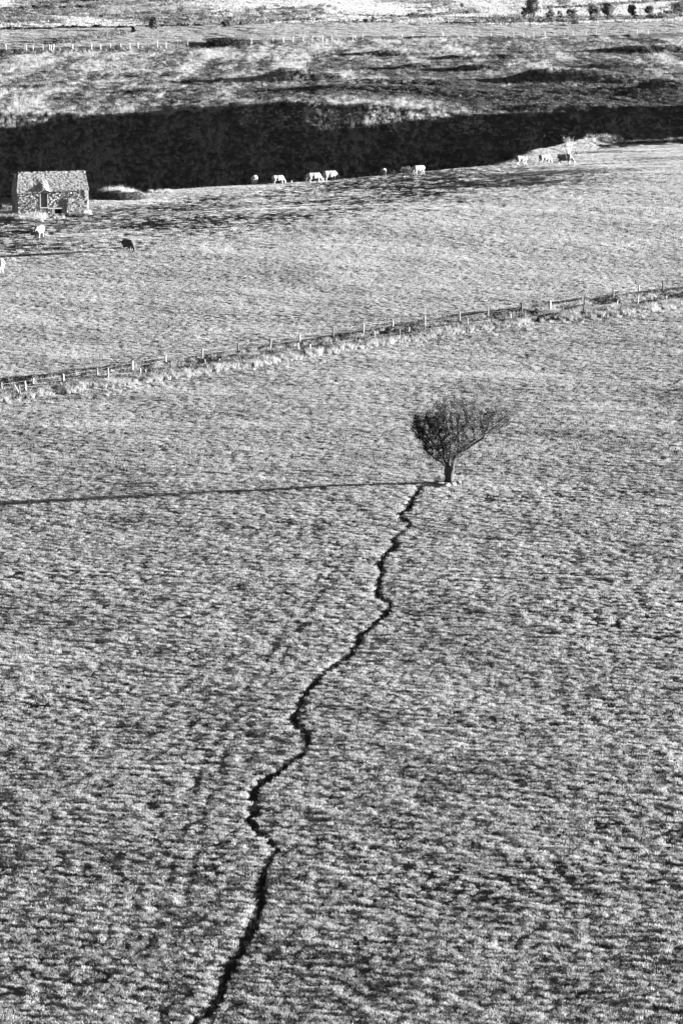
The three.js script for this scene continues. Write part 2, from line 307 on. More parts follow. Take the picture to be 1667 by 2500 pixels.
// moor vegetation: tall bleached grass with dark heather between, thickened to imitate shaded hollows
const moorTufts = [1, 2, 3, 4, 5].map(k => tuft(80 + k, 26, .22, .35, 1.0, .045, .3, 1));
const shadeZones = [[1200, 235, 36, 22], [850, 238, 16, 14], [1500, 245, 22, 14]].map(([a, b, w, l]) => [...survey(a, b, () => MOOR_Y), w, l]);  // pale grass gives way to heather here, standing in for shadow on low ground
const moorGrass = [], moorHeath = [];
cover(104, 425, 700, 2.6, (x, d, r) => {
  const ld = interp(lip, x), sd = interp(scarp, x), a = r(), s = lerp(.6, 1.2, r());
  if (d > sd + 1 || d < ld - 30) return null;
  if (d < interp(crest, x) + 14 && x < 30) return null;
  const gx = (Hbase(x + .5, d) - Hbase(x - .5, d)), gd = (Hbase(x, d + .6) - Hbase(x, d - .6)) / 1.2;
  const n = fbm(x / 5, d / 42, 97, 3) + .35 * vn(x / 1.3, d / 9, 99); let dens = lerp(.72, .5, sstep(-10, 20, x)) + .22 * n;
  for (const [zx, zd, w, l] of shadeZones) dens -= .85 * Math.exp(-Math.pow((x - zx) / w, 2) - Math.pow((d - zd) / l, 2));
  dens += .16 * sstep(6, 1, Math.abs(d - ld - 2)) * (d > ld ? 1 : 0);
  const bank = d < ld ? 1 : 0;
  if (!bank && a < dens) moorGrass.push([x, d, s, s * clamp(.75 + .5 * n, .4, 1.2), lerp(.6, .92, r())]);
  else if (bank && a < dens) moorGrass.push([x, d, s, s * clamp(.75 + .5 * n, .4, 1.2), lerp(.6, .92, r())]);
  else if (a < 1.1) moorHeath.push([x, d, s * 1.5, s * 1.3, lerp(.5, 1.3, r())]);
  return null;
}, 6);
scatter('moor_grass', 'tall bleached grass on the rough moor', moorTufts, grassMat, moorGrass);
scatter('heather', 'dark heather on the moor and its shaded bank, thickened to stand for shaded hollows', heathTufts, leafMat(.1, .15), moorHeath, 'heather');

// distant fields
const fieldTufts = [1, 2, 3].map(k => tuft(120 + k, 30, .9, .1, .24, .12, .5, 1));
scatter('field_grass', 'pale short grass of the distant field', fieldTufts, grassMat, cover(105, 610, 850, .9, (x, d, r) => { const sd = interp(scarp, x), td = interp(treeline, x); if (d < sd + 2.5 || d > td) return null; const s = lerp(.8, 1.2, r()); return [x, d, s, s * .8, lerp(.55, .68, r())]; }, 8));
const hillTufts = [1, 2, 3].map(k => tuft(130 + k, 26, 1.3, .2, .6, .16, .4, 1));
scatter('hill_grass', 'bleached patchy grass on the far hillside', hillTufts, grassMat, cover(106, 700, 1100, .38, (x, d, r) => { const td = interp(treeline, x); if (d < td + 2) return null; const n = fbm(x / 20, d / 40, 98, 3), s = lerp(.7, 1.2, r()); if (x < 30 && n < -.1) return r() < .65 ? [x, d, s, s * .7, lerp(.3, .8, r())] : null; return [x, d, s, s * .8, lerp(.82, 1.05, r())]; }, 10));

scatter('hill_scrub', 'dark low scrub dotted over the far hillside', heathTufts, leafMat(.17, .25), cover(107, 715, 1080, .045, (x, d, r) => {
  const td = interp(treeline, x), n = fbm(x / 14, d / 30, 140, 3), lim = x > 25 ? -.4 : x > 0 ? -.15 : .06; if (d < td + 3 || n > lim) return r() < 0 ? [] : null; const s = lerp(1.5, 4, r() * r()); return [x, d, s, s * lerp(.7, 1.3, r()), lerp(.5, 1.3, r())];
}, 10), 'scrub');
// ------------------------------------------------------------------ the lone hawthorn
const barkMat = std(.055, .95, { vertexColors: true });
function colonise(poly, depthAt, stems, nAttr, seed, step, reach, kill, gap) {
  const r = rng(seed), inside = (u, v) => { let c = false; for (let i = 0, j = poly.length - 1; i < poly.length; j = i++) { const [xi, yi] = poly[i], [xj, yj] = poly[j]; if ((yi > v) !== (yj > v) && u < (xj - xi) * (v - yi) / (yj - yi) + xi) c = !c; } return c; };
  let us = poly.map(p => p[0]), vs = poly.map(p => p[1]); const u0 = Math.min(...us), u1 = Math.max(...us), v0 = Math.min(...vs), v1 = Math.max(...vs);
  let at = []; while (at.length < nAttr) { const u = lerp(u0, u1, r()), v = lerp(v0, v1, r()); if (!inside(u, v)) continue; if (gap && gap(u, v, r)) continue; const w = depthAt(u, v), z = (r() * 2 - 1) * w; at.push([u, v, z]); }
  const nodes = [], cells = new Map(), key = (a, b, c) => `${Math.floor(a / reach)},${Math.floor(b / reach)},${Math.floor(c / reach)}`;
  const add = (p, parent) => { nodes.push({ p, parent, kids: 0 }); const k = key(...p); if (!cells.has(k)) cells.set(k, []); cells.get(k).push(nodes.length - 1); if (parent >= 0) nodes[parent].kids++; return nodes.length - 1; };
  for (const st of stems) { let prev = -1; for (let i = 0; i < st.length; i++) { if (i === 0 && Number.isInteger(st[0])) { prev = st[0]; continue; } prev = add(st[i], prev); } }
  for (let it = 0; it < 120 && at.length; it++) {
    const pull = new Map();
    for (const a of at) {
      let best = -1, bd = reach * reach; const ci = Math.floor(a[0] / reach), cj = Math.floor(a[1] / reach), ck = Math.floor(a[2] / reach);
      for (let i = -1; i <= 1; i++) for (let j = -1; j <= 1; j++) for (let k = -1; k <= 1; k++) for (const n of cells.get(`${ci + i},${cj + j},${ck + k}`) ?? []) { const q = nodes[n].p, e = (q[0] - a[0]) ** 2 + (q[1] - a[1]) ** 2 + (q[2] - a[2]) ** 2; if (e < bd) { bd = e; best = n; } }
      if (best >= 0) { const q = nodes[best].p, L = Math.sqrt(bd) + 1e-6, s = pull.get(best) ?? [0, 0, 0]; s[0] += (a[0] - q[0]) / L; s[1] += (a[1] - q[1]) / L; s[2] += (a[2] - q[2]) / L; pull.set(best, s); }
    }
    if (!pull.size) break;
    const fresh = [];
    for (const [n, s] of pull) { if (nodes[n].kids > 3) continue; const q = nodes[n].p; const j = .35; s[0] += (r() - .5) * j; s[1] += (r() - .5) * j + .12; s[2] += (r() - .5) * j; const L = Math.hypot(...s) || 1; fresh.push(add([q[0] + s[0] / L * step, q[1] + s[1] / L * step, q[2] + s[2] / L * step], n)); }
    at = at.filter(a => !fresh.some(n => { const q = nodes[n].p; return (q[0] - a[0]) ** 2 + (q[1] - a[1]) ** 2 + (q[2] - a[2]) ** 2 < kill * kill; }));
  }
  return nodes;
}
function limbs(nodes, tip, power) {
  const R = nodes.map(() => 0); for (let i = nodes.length - 1; i >= 0; i--) { if (!R[i]) R[i] = Math.pow(tip, power); if (nodes[i].parent >= 0) R[nodes[i].parent] += R[i]; }
  return R.map(v => Math.pow(v, 1 / power));
}
const treeAt = onGround(1096, 1180);
{
  const T = thing('hawthorn_tree', treeAt[0], Hg(...treeAt) - .05, -treeAt[1]);
  tag(T, 'lone windswept thorn tree with a fan-shaped crown in the near pasture', 'tree');
  const k = mPerPx(treeAt[1]) , U = (px, py) => [(px - 1095) * k, (1180 - py) * k];
  const poly = [[1062, 1120], [1040, 1106], [1022, 1070], [995, 1030], [1003, 1012], [1030, 1004], [1046, 984], [1075, 968], [1108, 956], [1140, 968], [1160, 984], [1190, 990], [1240, 988], [1248, 1030], [1200, 1048], [1170, 1068], [1158, 1078], [1142, 1096], [1118, 1116], [1096, 1124]].map(p => U(...p));
  const depthAt = (u, v) => clamp(.4 + .45 * (v - 1), .3, 1.7) * (u > 1.6 ? .5 : 1);
  const hole = (u, v, r) => { const q = Math.hypot(u - 1.2, v - 3.1); if (q < .3 && r() < .8) return true; return u > 1.2 ? r() < .3 : v > 4.4 ? r() < .45 : u > .6 && v < 2.6 ? r() < .4 : false; };
  const stems = [
    [[0, 0, 0], [-.03, .25, 0], [-.05, .5, .02], [-.06, .75, 0], [-.07, 1.0, 0], [-.1, 1.2, .05]],
    [4, [-.22, 1.2, .12], [-.42, 1.38, .2], [-.65, 1.53, .2], [-.95, 1.7, .25], [-1.2, 1.95, .2], [-1.5, 2.25, .2]],
    [4, [-.16, 1.2, -.2], [-.32, 1.5, -.35], [-.5, 1.8, -.45], [-.75, 2.1, -.5], [-.95, 2.45, -.5]],
    [4, [0, 1.25, -.15], [.02, 1.5, -.3], [.06, 1.8, -.3], [.05, 2.2, -.3], [.1, 2.6, -.2]],
    [5, [-.2, 1.45, .1], [-.3, 1.7, .25], [-.38, 2.0, .3], [-.42, 2.4, .3], [-.5, 2.8, .3]],
    [0, [-.02, .06, -.16], [-.06, .35, -.24], [-.1, .65, -.24], [-.1, .95, -.25], [-.05, 1.3, -.32], [-.1, 1.7, -.5], [-.2, 2.1, -.7]],
    [0, [.12, .05, .0], [.15, .3, .0], [.15, .55, .0], [.17, .8, .0], [.2, 1.05, .0], [.22, 1.3, .0], [.3, 1.6, 0], [.42, 1.9, .1], [.5, 2.25, .2], [.6, 2.6, .2]],
  ];
  const at = (st, k) => { let n = 0; for (let i = 0; i < st; i++) n += stems[i].filter(Array.isArray).length; return n + k; };
  stems.push([at(6, 6), [.45, 1.8, -.1], [.7, 2.05, -.15], [1.0, 2.35, -.1], [1.35, 2.65, -.05], [1.7, 2.9, 0]]);
  stems.push([at(6, 1), [.17, .5, -.02], [.24, .72, -.04], [.34, .95, -.02], [.42, 1.15, 0], [.5, 1.4, .02], [.62, 1.65, -.1]]);
  stems.push([at(7, 1), [.95, 2.2, .2], [1.3, 2.45, .25], [1.7, 2.72, .2], [2.1, 2.95, .2]]);
  const nodes = colonise(poly, depthAt, stems, 2300, 21, .1, .75, .17, hole);
  const R = limbs(nodes, .0098, 2.3), W = new Tris(), B = new Tris(), r = rng(8);
  const inTrunk = []; nodes.forEach((n, i) => { inTrunk[i] = n.p[1] < 1.5 && (n.parent < 0 || (inTrunk[n.parent] && R[i] > .012)); });
  nodes.forEach((n, i) => {
    if (n.parent < 0) return; const q = nodes[n.parent], ra = Math.min(R[n.parent], R[i] * 1.35), g = lerp(.75, 1.15, r());
    const low = inTrunk[i]; (low ? W : B).tube(q.p, n.p, ra * (low ? 1.05 : 1), R[i], R[i] > .03 ? 7 : R[i] > .012 ? 5 : 3, g);
  });
  { // solid lower trunk, deeper than wide, fluted where the stems have grown together
    const ring = (y, j) => Array.from({ length: 18 }, (_, k) => { const a = k / 18 * 6.2832, f = 1 + .14 * Math.cos(3 * a + y * 1.3) + .08 * Math.cos(7 * a - y * 3) + .08 * vn(k * .8, y * 5, 19), w = lerp(1.35, 1, sstep(0, .3, y)) * lerp(1, .92, y / 1.2); const ex = Math.cos(a) * .12 * f * w, ez = Math.sin(a) * .38 * f * w; return [-.02 - .05 * y + ex * .87 + ez * .5, y, -.02 + ez * .87 - ex * .5]; });
    let p = ring(-.1); for (const y of [.08, .2, .35, .5, .65, .8, .95, 1.08, 1.18]) { const q = ring(y); for (let k = 0; k < 18; k++) { const m = (k + 1) % 18; W.quad(p[k], q[k], q[m], p[m], 1); } p = q; }
    for (let k = 0; k < 18; k++) W.tri(p[k], [-.08, 1.26, -.02], p[(k + 1) % 18], 1);
  }
  for (const [a, b, c, d] of [[-.3, .02, .12, .1], [.34, .02, .1, .09], [.1, .02, .34, .08], [-.12, .02, -.3, .08], [.3, .04, -.15, .08]]) W.tube([0 + a * .25, .42, c * .25], [a, -.06, c], .09, .05, 6, .95);   // root flare
  const trunk = mesh('trunk', W.geo(true), barkMat, T), br = mesh('branch', B.geo(), barkMat, T);
  const L = new Tris();
  nodes.forEach((n, i) => {
    if (R[i] > .02 || n.p[1] < 1.4) return;
    const u = n.p[0], v = n.p[1]; let m = u > 1.3 ? 3 : v > 4.3 ? 2 : v < 2.5 && u < .7 ? 9 : u < .3 ? 6 : u > .6 && v < 2.6 ? 2.5 : 4.5; m *= clamp(1 + 1.3 * vn(u * 2.2, v * 2.2 + n.p[2], 15), .15, 2);
    // twigs
    for (let t = 0; t < 2; t++) { const a = r() * 6.283, e = (n.kids ? .1 : .2) + r() * .22, w = [u + Math.cos(a) * e * .7 + (u > 1 ? .12 : 0), v + e * (r() * 1.2), n.p[2] + Math.sin(a) * e * .7]; B.tube(n.p, w, .008, .004, 3, lerp(.8, 1.2, r())); }
    for (let t = 0; t < m; t++) {
      const c = [u + (r() - .5) * .28, v + (r() - .4) * .26, n.p[2] + (r() - .5) * .28], a = r() * 6.283, e = r() * 2 - 1, s = .022 + r() * .02, f = Math.sqrt(1 - e * e), A = [Math.cos(a) * f * s * 1.6, e * s * 1.6, Math.sin(a) * f * s * 1.6], b2 = r() * 6.283, D = [Math.cos(b2) * s, (r() - .5) * s, Math.sin(b2) * s];
      L.quad([c[0] - A[0], c[1] - A[1], c[2] - A[2]], [c[0] + D[0], c[1] + D[1], c[2] + D[2]], [c[0] + A[0], c[1] + A[1], c[2] + A[2]], [c[0] - D[0], c[1] - D[1], c[2] - D[2]], lerp(.6, 1.3, r()));
    }
  });
  br.geometry = B.geo();
  mesh('crown', L.geo(), leafMat(.035, .15), T);
}
function stone(seed, sx, sy, sz) {
  const g = mergeVertices(new THREE.IcosahedronGeometry(1, 2).deleteAttribute('uv').deleteAttribute('normal')), p = g.attributes.position;
  for (let i = 0; i < p.count; i++) { const x = p.getX(i), y = p.getY(i), z = p.getZ(i), n = 1 + .28 * vn(x * 1.7 + seed, y * 1.7 + z * 1.3, seed) + .12 * vn(x * 4 + seed, z * 4 - y * 3, seed + 1); p.setXYZ(i, clamp(x * n, -.85, .85) * sx, clamp(y * n, -.8, .75) * sy, clamp(z * n, -.85, .85) * sz); }
  const q = g.toNonIndexed(); q.computeVertexNormals(); return q;
}
const rockMat = std(.5, .9, { map: soilTex });
[[1076, 1184, .26, .2], [1090, 1188, .3, .22], [1106, 1186, .28, .24], [1118, 1181, .22, .2], [1066, 1181, .17, .14]].forEach(([px, py, s, h], i) => {
  const q = onGround(px, py), o = mesh('boulder', stone(i * 3 + 2, s, h, s * .9), rockMat, scene); o.position.copy(G(...q)); o.position.y += h * .25; o.rotation.y = i;
  tag(o, ['pale stone at the left of the thorn tree roots', 'largest pale stone in front of the thorn tree trunk', 'bright stone right of centre under the thorn tree trunk', 'pale stone at the right foot of the thorn tree', 'small stone farthest left at the thorn tree foot'][i], 'rock', 'stones at the foot of the tree');
});

// ------------------------------------------------------------------ fences
const postMats = [.07, .13, .24, .42].map(v => std(v, .9, { vertexColors: true })), postMat = std(.4, .9, { vertexColors: true });
function postGeo(seed, h, r0) {
  const r = rng(seed), n = 7, T = new Tris(), rings = [], levels = [-.25, 0, h * .35, h * .7, h * .97, h];
  const ph = r() * 6, sq = r() * .3;
  levels.forEach((y, j) => { const bx = (vn(seed, j * .7, 5)) * .012, ring = []; for (let k = 0; k < n; k++) { const a = k / n * 6.283 + ph, rr = r0 * (1 - sq * .5 * Math.cos(2 * a)) * (j === 5 ? .8 : 1 - .06 * j / 5) * (1 + .1 * (r() - .5)); ring.push([Math.cos(a) * rr + bx, y + (j === 5 ? .03 * Math.cos(a + ph) : 0), Math.sin(a) * rr]); } rings.push(ring); });
  for (let j = 0; j + 1 < rings.length; j++) for (let k = 0; k < n; k++) { const m = (k + 1) % n; T.quad(rings[j][k], rings[j + 1][k], rings[j + 1][m], rings[j][m], 1); }
  const c = [0, h + .01, 0]; for (let k = 0; k < n; k++) T.tri(rings[5][k], c, rings[5][(k + 1) % n], 1);
  return T.geo();
}
function fence(name, label, list, r0, wires, mats = postMats) {           // list: foot pixel x, y, height in pixels, lean in pixels at the top
  const F = thing(name, 0, 0, 0); tag(F, label, 'fence'); const tops = [];
  list.forEach(([px, py, hp, lean = 0], i) => {
    const q = onGround(px, py), g = G(...q), h = hp * mPerPx(q[1]);
    const p = mesh('post', postGeo(900 + i * 7 + list.length, h, r0 * lerp(.8, 1.15, hash(i, 3, 9))), mats[Math.floor(hash(i, 8, list.length) * mats.length)], F); p.position.copy(g); p.rotation.z = -Math.atan2(lean, hp) + (hash(i, 5, 9) - .5) * .09; p.rotation.x = (hash(i, 6, 9) - .5) * .06;
    tops.push([g, h]);
  });
  for (const f of wires) { const T = new Tris(); for (let i = 0; i + 1 < tops.length; i++) { const a = tops[i], b = tops[i + 1]; T.tube([a[0].x, a[0].y + a[1] * f, a[0].z], [b[0].x, b[0].y + b[1] * f, b[0].z], .0025, .0025, 3); } mesh('wire', T.geo(), std(.25, .6, { metalness: .6 }), F); }
}
const L1 = .532, upper = [[10, 340, 50], [153, 310, 47], [293, 290, 47], [447, 265, 50], [610, 235, 48], [762, 207, 42], [928, 185, 52], [1092, 157, 47], [1240, 140, 53], [1375, 115, 48], [1527, 90, 47]].map(([x, y, h]) => [x * L1, 780 + y * L1, h * L1])
  .concat([[100, 262, 54], [234, 235, 45], [381, 222, 52], [542, 200, 52], [671, 180, 57], [824, 160, 53], [955, 150, 55], [1103, 115, 42], [1245, 100, 50], [1361, 75, 40], [1473, 62, 44]].map(([x, y, h]) => [834 + x * L1, 680 + y * L1, h * L1]));
fence('wire_fence', 'taller row of weathered posts along the upper side of the ditch', upper.map(([a, b, h]) => [a, b, h * 1.12]), .09, [.85, .5]);
const lower = [[100, 366, 70, -34], [97, 368, 60, -8], [122, 355, 65, -3], [285, 318, 28, -4], [398, 300, 35, -8], [500, 298, 70, -3], [645, 268, 46], [668, 265, 37], [786, 235, 35], [873, 230, 33, 2], [943, 215, 43, -4], [1008, 195, 25], [1100, 195, 45, -3], [1181, 190, 40, 4], [1257, 175, 35], [1370, 150, 50], [1426, 150, 43, -2], [1524, 138, 53, -8]].map(([x, y, h, l = 0]) => [x * L1, 780 + y * L1, h * L1, l * L1])
  .concat([[58, 310, 52, 8], [78, 310, 28, 6], [150, 295, 55], [266, 280, 48], [308, 260, 45], [380, 265, 50], [526, 240, 42, 4], [579, 235, 50], [684, 215, 40, 4], [777, 200, 40, -3], [838, 195, 45], [882, 180, 28], [1015, 165, 37], [1102, 160, 53, 12], [1138, 155, 20], [1170, 150, 42, 7], [1260, 130, 38, 5], [1357, 125, 50], [1419, 105, 33], [1484, 100, 32, 6]].map(([x, y, h, l = 0]) => [834 + x * L1, 680 + y * L1, h * L1, l * L1]));
fence('old_fence', 'lower row of short crooked old posts in the grass below the ditch', lower, .062, [.6]);
const farX = [16, 42, 61, 66, 82, 106, 122, 126, 132, 179, 224, 246, 271, 296, 318, 338, 363, 385, 406, 434, 459, 545, 566, 587, 614, 644, 667, 692, 715, 740, 762, 787, 810, 861, 867, 885, 936, 959, 981, 1007, 1032, 1080, 1128, 1152, 1198, 1228, 1253, 1277, 1302, 1329, 1353, 1377, 1397, 1430, 1455, 1480, 1520, 1554, 1581, 1660];
const farRow = [[0, 123], [300, 118], [460, 112], [560, 107], [700, 102], [860, 97], [1000, 95], [1200, 93], [1350, 88], [1500, 86], [1667, 80]];
fence('distant_fence', 'long line of small posts between the moor and the distant field', farX.map((x, i) => [x, interp(farRow, x), 11 + 3 * hash(i, 1, 3), (hash(i, 2, 3) - .5) * 2]), .085, [.8], [postMats[1], postMat, postMat, postMats[3]]);

// ------------------------------------------------------------------ stone barn
{
  const q = onGround(126, 526), D = q[1], k = mPerPx(D), B = thing('stone_barn', q[0] + .25, Hbase(...q), -D, 0);
  tag(B, 'small ruined stone barn with a stone-slab roof at the foot of the slope', 'building');
  const r = rng(44), W = 172 * k, hw = W / 2, EAVE = 54 * k, depth = 5.2, ridge = 2.05, X = px => (px - 126) * k, Y = py => (527 - py) * k;
  const sMat = std(.42, .95, { vertexColors: true }), dark = std(.05, .95), woodMat = std(.1, .9), limeMat = std(.5, .9);
  const block = (T, x0, x1, y0, y1, z0, z1, g, j = .015) => {     // a rough stone
    const J = () => (r() - .5) * 2 * j, P = [[x0, y0, z0], [x1, y0, z0], [x1, y1, z0], [x0, y1, z0], [x0, y0, z1], [x1, y0, z1], [x1, y1, z1], [x0, y1, z1]].map(p => [p[0] + J(), p[1] + J(), p[2] + J()]);
    for (const f of [[4, 5, 6, 7], [1, 0, 3, 2], [0, 4, 7, 3], [5, 1, 2, 6], [7, 6, 2, 3], [0, 1, 5, 4]]) T.quad(P[f[0]], P[f[1]], P[f[2]], P[f[3]], g);
  };
  const slab = (x0, x1, y0, y1, z0, z1) => { const g = new THREE.BoxGeometry(x1 - x0, y1 - y0, z1 - z0); g.translate((x0 + x1) / 2, (y0 + y1) / 2, (z0 + z1) / 2); return g; };
  // openings in the front: door, low byre opening
  const door = [X(95.5), X(112), Y(506), Y(471)], byre = [X(129), X(148), -1.2, Y(511)];
  const hole = (x, y, m = 0) => [door, byre].some(([a, b, c, d]) => x > a - m && x < b + m && y > c - m && y < d + m);
  const eaveAt = x => EAVE + (x < door[1] + .9 && x > door[0] - .9 ? Math.max(0, .3 - Math.abs(x - (door[0] + door[1]) / 2) * .45) : 0) + .25 * (x + hw) / W;
  const core = [];                                          // masonry core behind the facing stones
  const zf = 0, th = .5;
  core.push(slab(-hw + .05, door[0], -1.5, EAVE, -th, -.1), slab(door[1], byre[0], -1.5, EAVE, -th, -.1), slab(byre[1], hw - .05, -1.5, EAVE, -th, -.1), slab(door[0], door[1], -1.5, door[2], -th, -.1), slab(byre[0], byre[1], byre[3], EAVE, -th, -.1));
  core.push(slab(-hw + .05, -hw + .5, -1.5, EAVE, -depth, -th), slab(hw - .5, hw - .08, -1.5, EAVE, -depth, -th), slab(-hw + .5, hw - .5, -1.5, EAVE, -depth, -depth + .45));
  mesh('masonry', mergeGeometries(core), std(.3, 1), B);
  const wall = new Tris();
  for (let y = -1.3; y < EAVE + .5;) {
    const h = .08 + r() * .08;
    for (let x = -hw; x < hw - .02;) { const w = Math.min(.1 + r() * .17, hw - x); const cx = x + w / 2, cy = y + h / 2; if (!hole(cx, cy, .06) && cy < eaveAt(cx)) { const o = r() * .07; block(wall, x + .014, x + w - .014, y + .014, y + h - .014, -.16, o, lerp(.5, 1.2, r()), .025); } x += w; }
    y += h;
  }
  for (const side of [-1, 1]) for (let y = -1.3; y < EAVE + ridge;) {   // gable facings
    const h = .1 + r() * .1, inset = y > EAVE ? (y - EAVE) / ridge * depth / 2 : 0;
    for (let z = -inset; z > -depth + inset + .1;) { const w = Math.min(.14 + r() * .24, z + depth - inset); const o = r() * .05; block(wall, side > 0 ? hw - .1 : -hw - o, side > 0 ? hw + o : -hw + .1, y + .008, y + h - .008, z - w + .008, z - .008, lerp(.55, 1.15, r())); z -= w; }
    y += h;
  }
  for (let y = -1.2; y < EAVE + .2; y += .24) block(wall, hw - .3 - .12 * (Math.round(y / .24) & 1), hw + .05, y + .01, y + .23, -.3, .06 + r() * .02, lerp(.95, 1.2, r()));   // added quoins, toned lighter to stand for a sunlit gable edge
  const ws = mesh('wall_stone', wall.geo(), sMat, B); ws.userData.kind = 'stuff';
  // lower buttress wall at the right, a hand proud of the front
  const ax0 = X(159), ax1 = hw - .04, aTop = Y(487.5), butt = new Tris();
  for (let y = -1.2; y < aTop;) { const h = Math.min(.1 + r() * .1, aTop - y + .02); for (let x = ax0; x < ax1 - .02;) { const w = Math.min(.13 + r() * .22, ax1 - x); block(butt, x + .006, x + w - .006, y + .006, y + h - .006, .03, .13 + r() * .05, lerp(.6, 1.15, r())); x += w; } y += h; }
  const bs = mesh('buttress_stone', butt.geo(), sMat, B); bs.userData.kind = 'stuff';
  // roof of overlapping stone slabs, left end slumped
  const roof = new Tris(), slope = Math.hypot(depth / 2, ridge), dirZ = -(depth / 2) / slope, dirY = ridge / slope;
  const onRoof = (s, x, lift) => { const e = eaveAt(x) - EAVE, f = 1 - s / slope; return [EAVE + .05 + e * f * f + dirY * s + lift * -dirZ, dirZ * s + .14 * (1 - s / slope) + lift * dirY]; };
  for (let s = -.12; s < slope; s += .125) for (let x = -hw - .12 + .62 * clamp((s - .2) / slope, 0, 1); x < hw + .1;) {
    const w = .12 + r() * .2, x1 = Math.min(x + w, hw + .13), l0 = .03 + r() * .06, t = .05, dx = .01 * (r() - .5), len = .26 + r() * .06;
    const P = (xx, ss, l) => { const [y, z] = onRoof(ss, xx, l); return [xx, y, z]; }, g = lerp(.5, 1.15, r());
    const a = P(x + .006, s, l0 + t), b = P(x1 - .006, s + dx, l0 + t), c = P(x1 - .006, s + len, l0 + .02), d = P(x + .006, s + len, l0 + .02), a2 = P(x + .006, s, l0), b2 = P(x1 - .006, s + dx, l0), c2 = P(x1 - .006, s + len, -.02), d2 = P(x + .006, s + len, -.02);
    roof.quad(a, b, c, d, g); roof.quad(a2, b2, b, a, g); roof.quad(b2, c2, c, b, g); roof.quad(d2, a2, a, d, g); x = x1;
  }
  for (let x = -hw + .5; x < hw;) { const w = .25 + r() * .25; block(roof, x, Math.min(x + w, hw + .12), EAVE + ridge + .0, EAVE + ridge + .16 + r() * .06, -depth / 2 - .2, -depth / 2 + .2, lerp(.7, 1.15, r()), .03); x += w; }
  const rf = mesh('roof', mergeGeometries([(() => { const g = new THREE.BufferGeometry(), e = EAVE, v = [-hw + .3, e - .04, 0, hw, e - .04, 0, hw, e + ridge - .04, -depth / 2, -hw + .8, e + ridge - .04, -depth / 2, -hw + .3, e - .04, -depth - .1, hw, e - .04, -depth - .1]; g.setAttribute('position', new THREE.Float32BufferAttribute(v, 3)); g.setIndex([0, 1, 2, 0, 2, 3, 3, 2, 5, 3, 5, 4]); g.computeVertexNormals(); return g; })()]), std(.25, 1), B);
  const rs = mesh('roof_slab', roof.geo(), sMat, rf); rs.userData.kind = 'stuff';
  // door with limewashed frame and small gablet
  const fr = .1, [dx0, dx1, dy0, dy1] = door;
  const dr = mesh('door', slab(dx0 + .02, dx1 - .02, dy0 + .02, dy1 - .02, -.3, -.24), woodMat, B); for (let i = 1; i < 5; i++) { const x = lerp(dx0, dx1, i / 5); mesh('plank', slab(x - .07, x + .06, dy0 + .04, dy1 - .04, -.24, -.225), woodMat, dr); }
  const frame = mesh('door_frame', mergeGeometries([slab(dx0 - fr, dx0, dy0 - .02, dy1 + .06, -.3, .07), slab(dx1, dx1 + fr, dy0 - .02, dy1 + .06, -.3, .05), slab(dx0 - .003, dx1 + .003, dy1, dy1 + .12, -.28, .06)]), limeMat, B);
  mesh('door_sill', slab(dx0 - .08, dx1 + .1, dy0 - .12, dy0 - .022, -.3, .1), limeMat, B);
  mesh('byre_lintel', slab(byre[0] - .75, byre[1] - .05, byre[3] + .005, byre[3] + .11, -.1, .12), limeMat, B);
  mesh('byre_jamb', mergeGeometries([slab(byre[0] - .32, byre[0], -1.1, byre[3], -.3, .075), slab(byre[1], byre[1] + .42, -1.1, byre[3], -.3, .07)]), std(.3, .95), B);
  B.rotation.y = THREE.MathUtils.degToRad(14);
}
console.log('barn done');

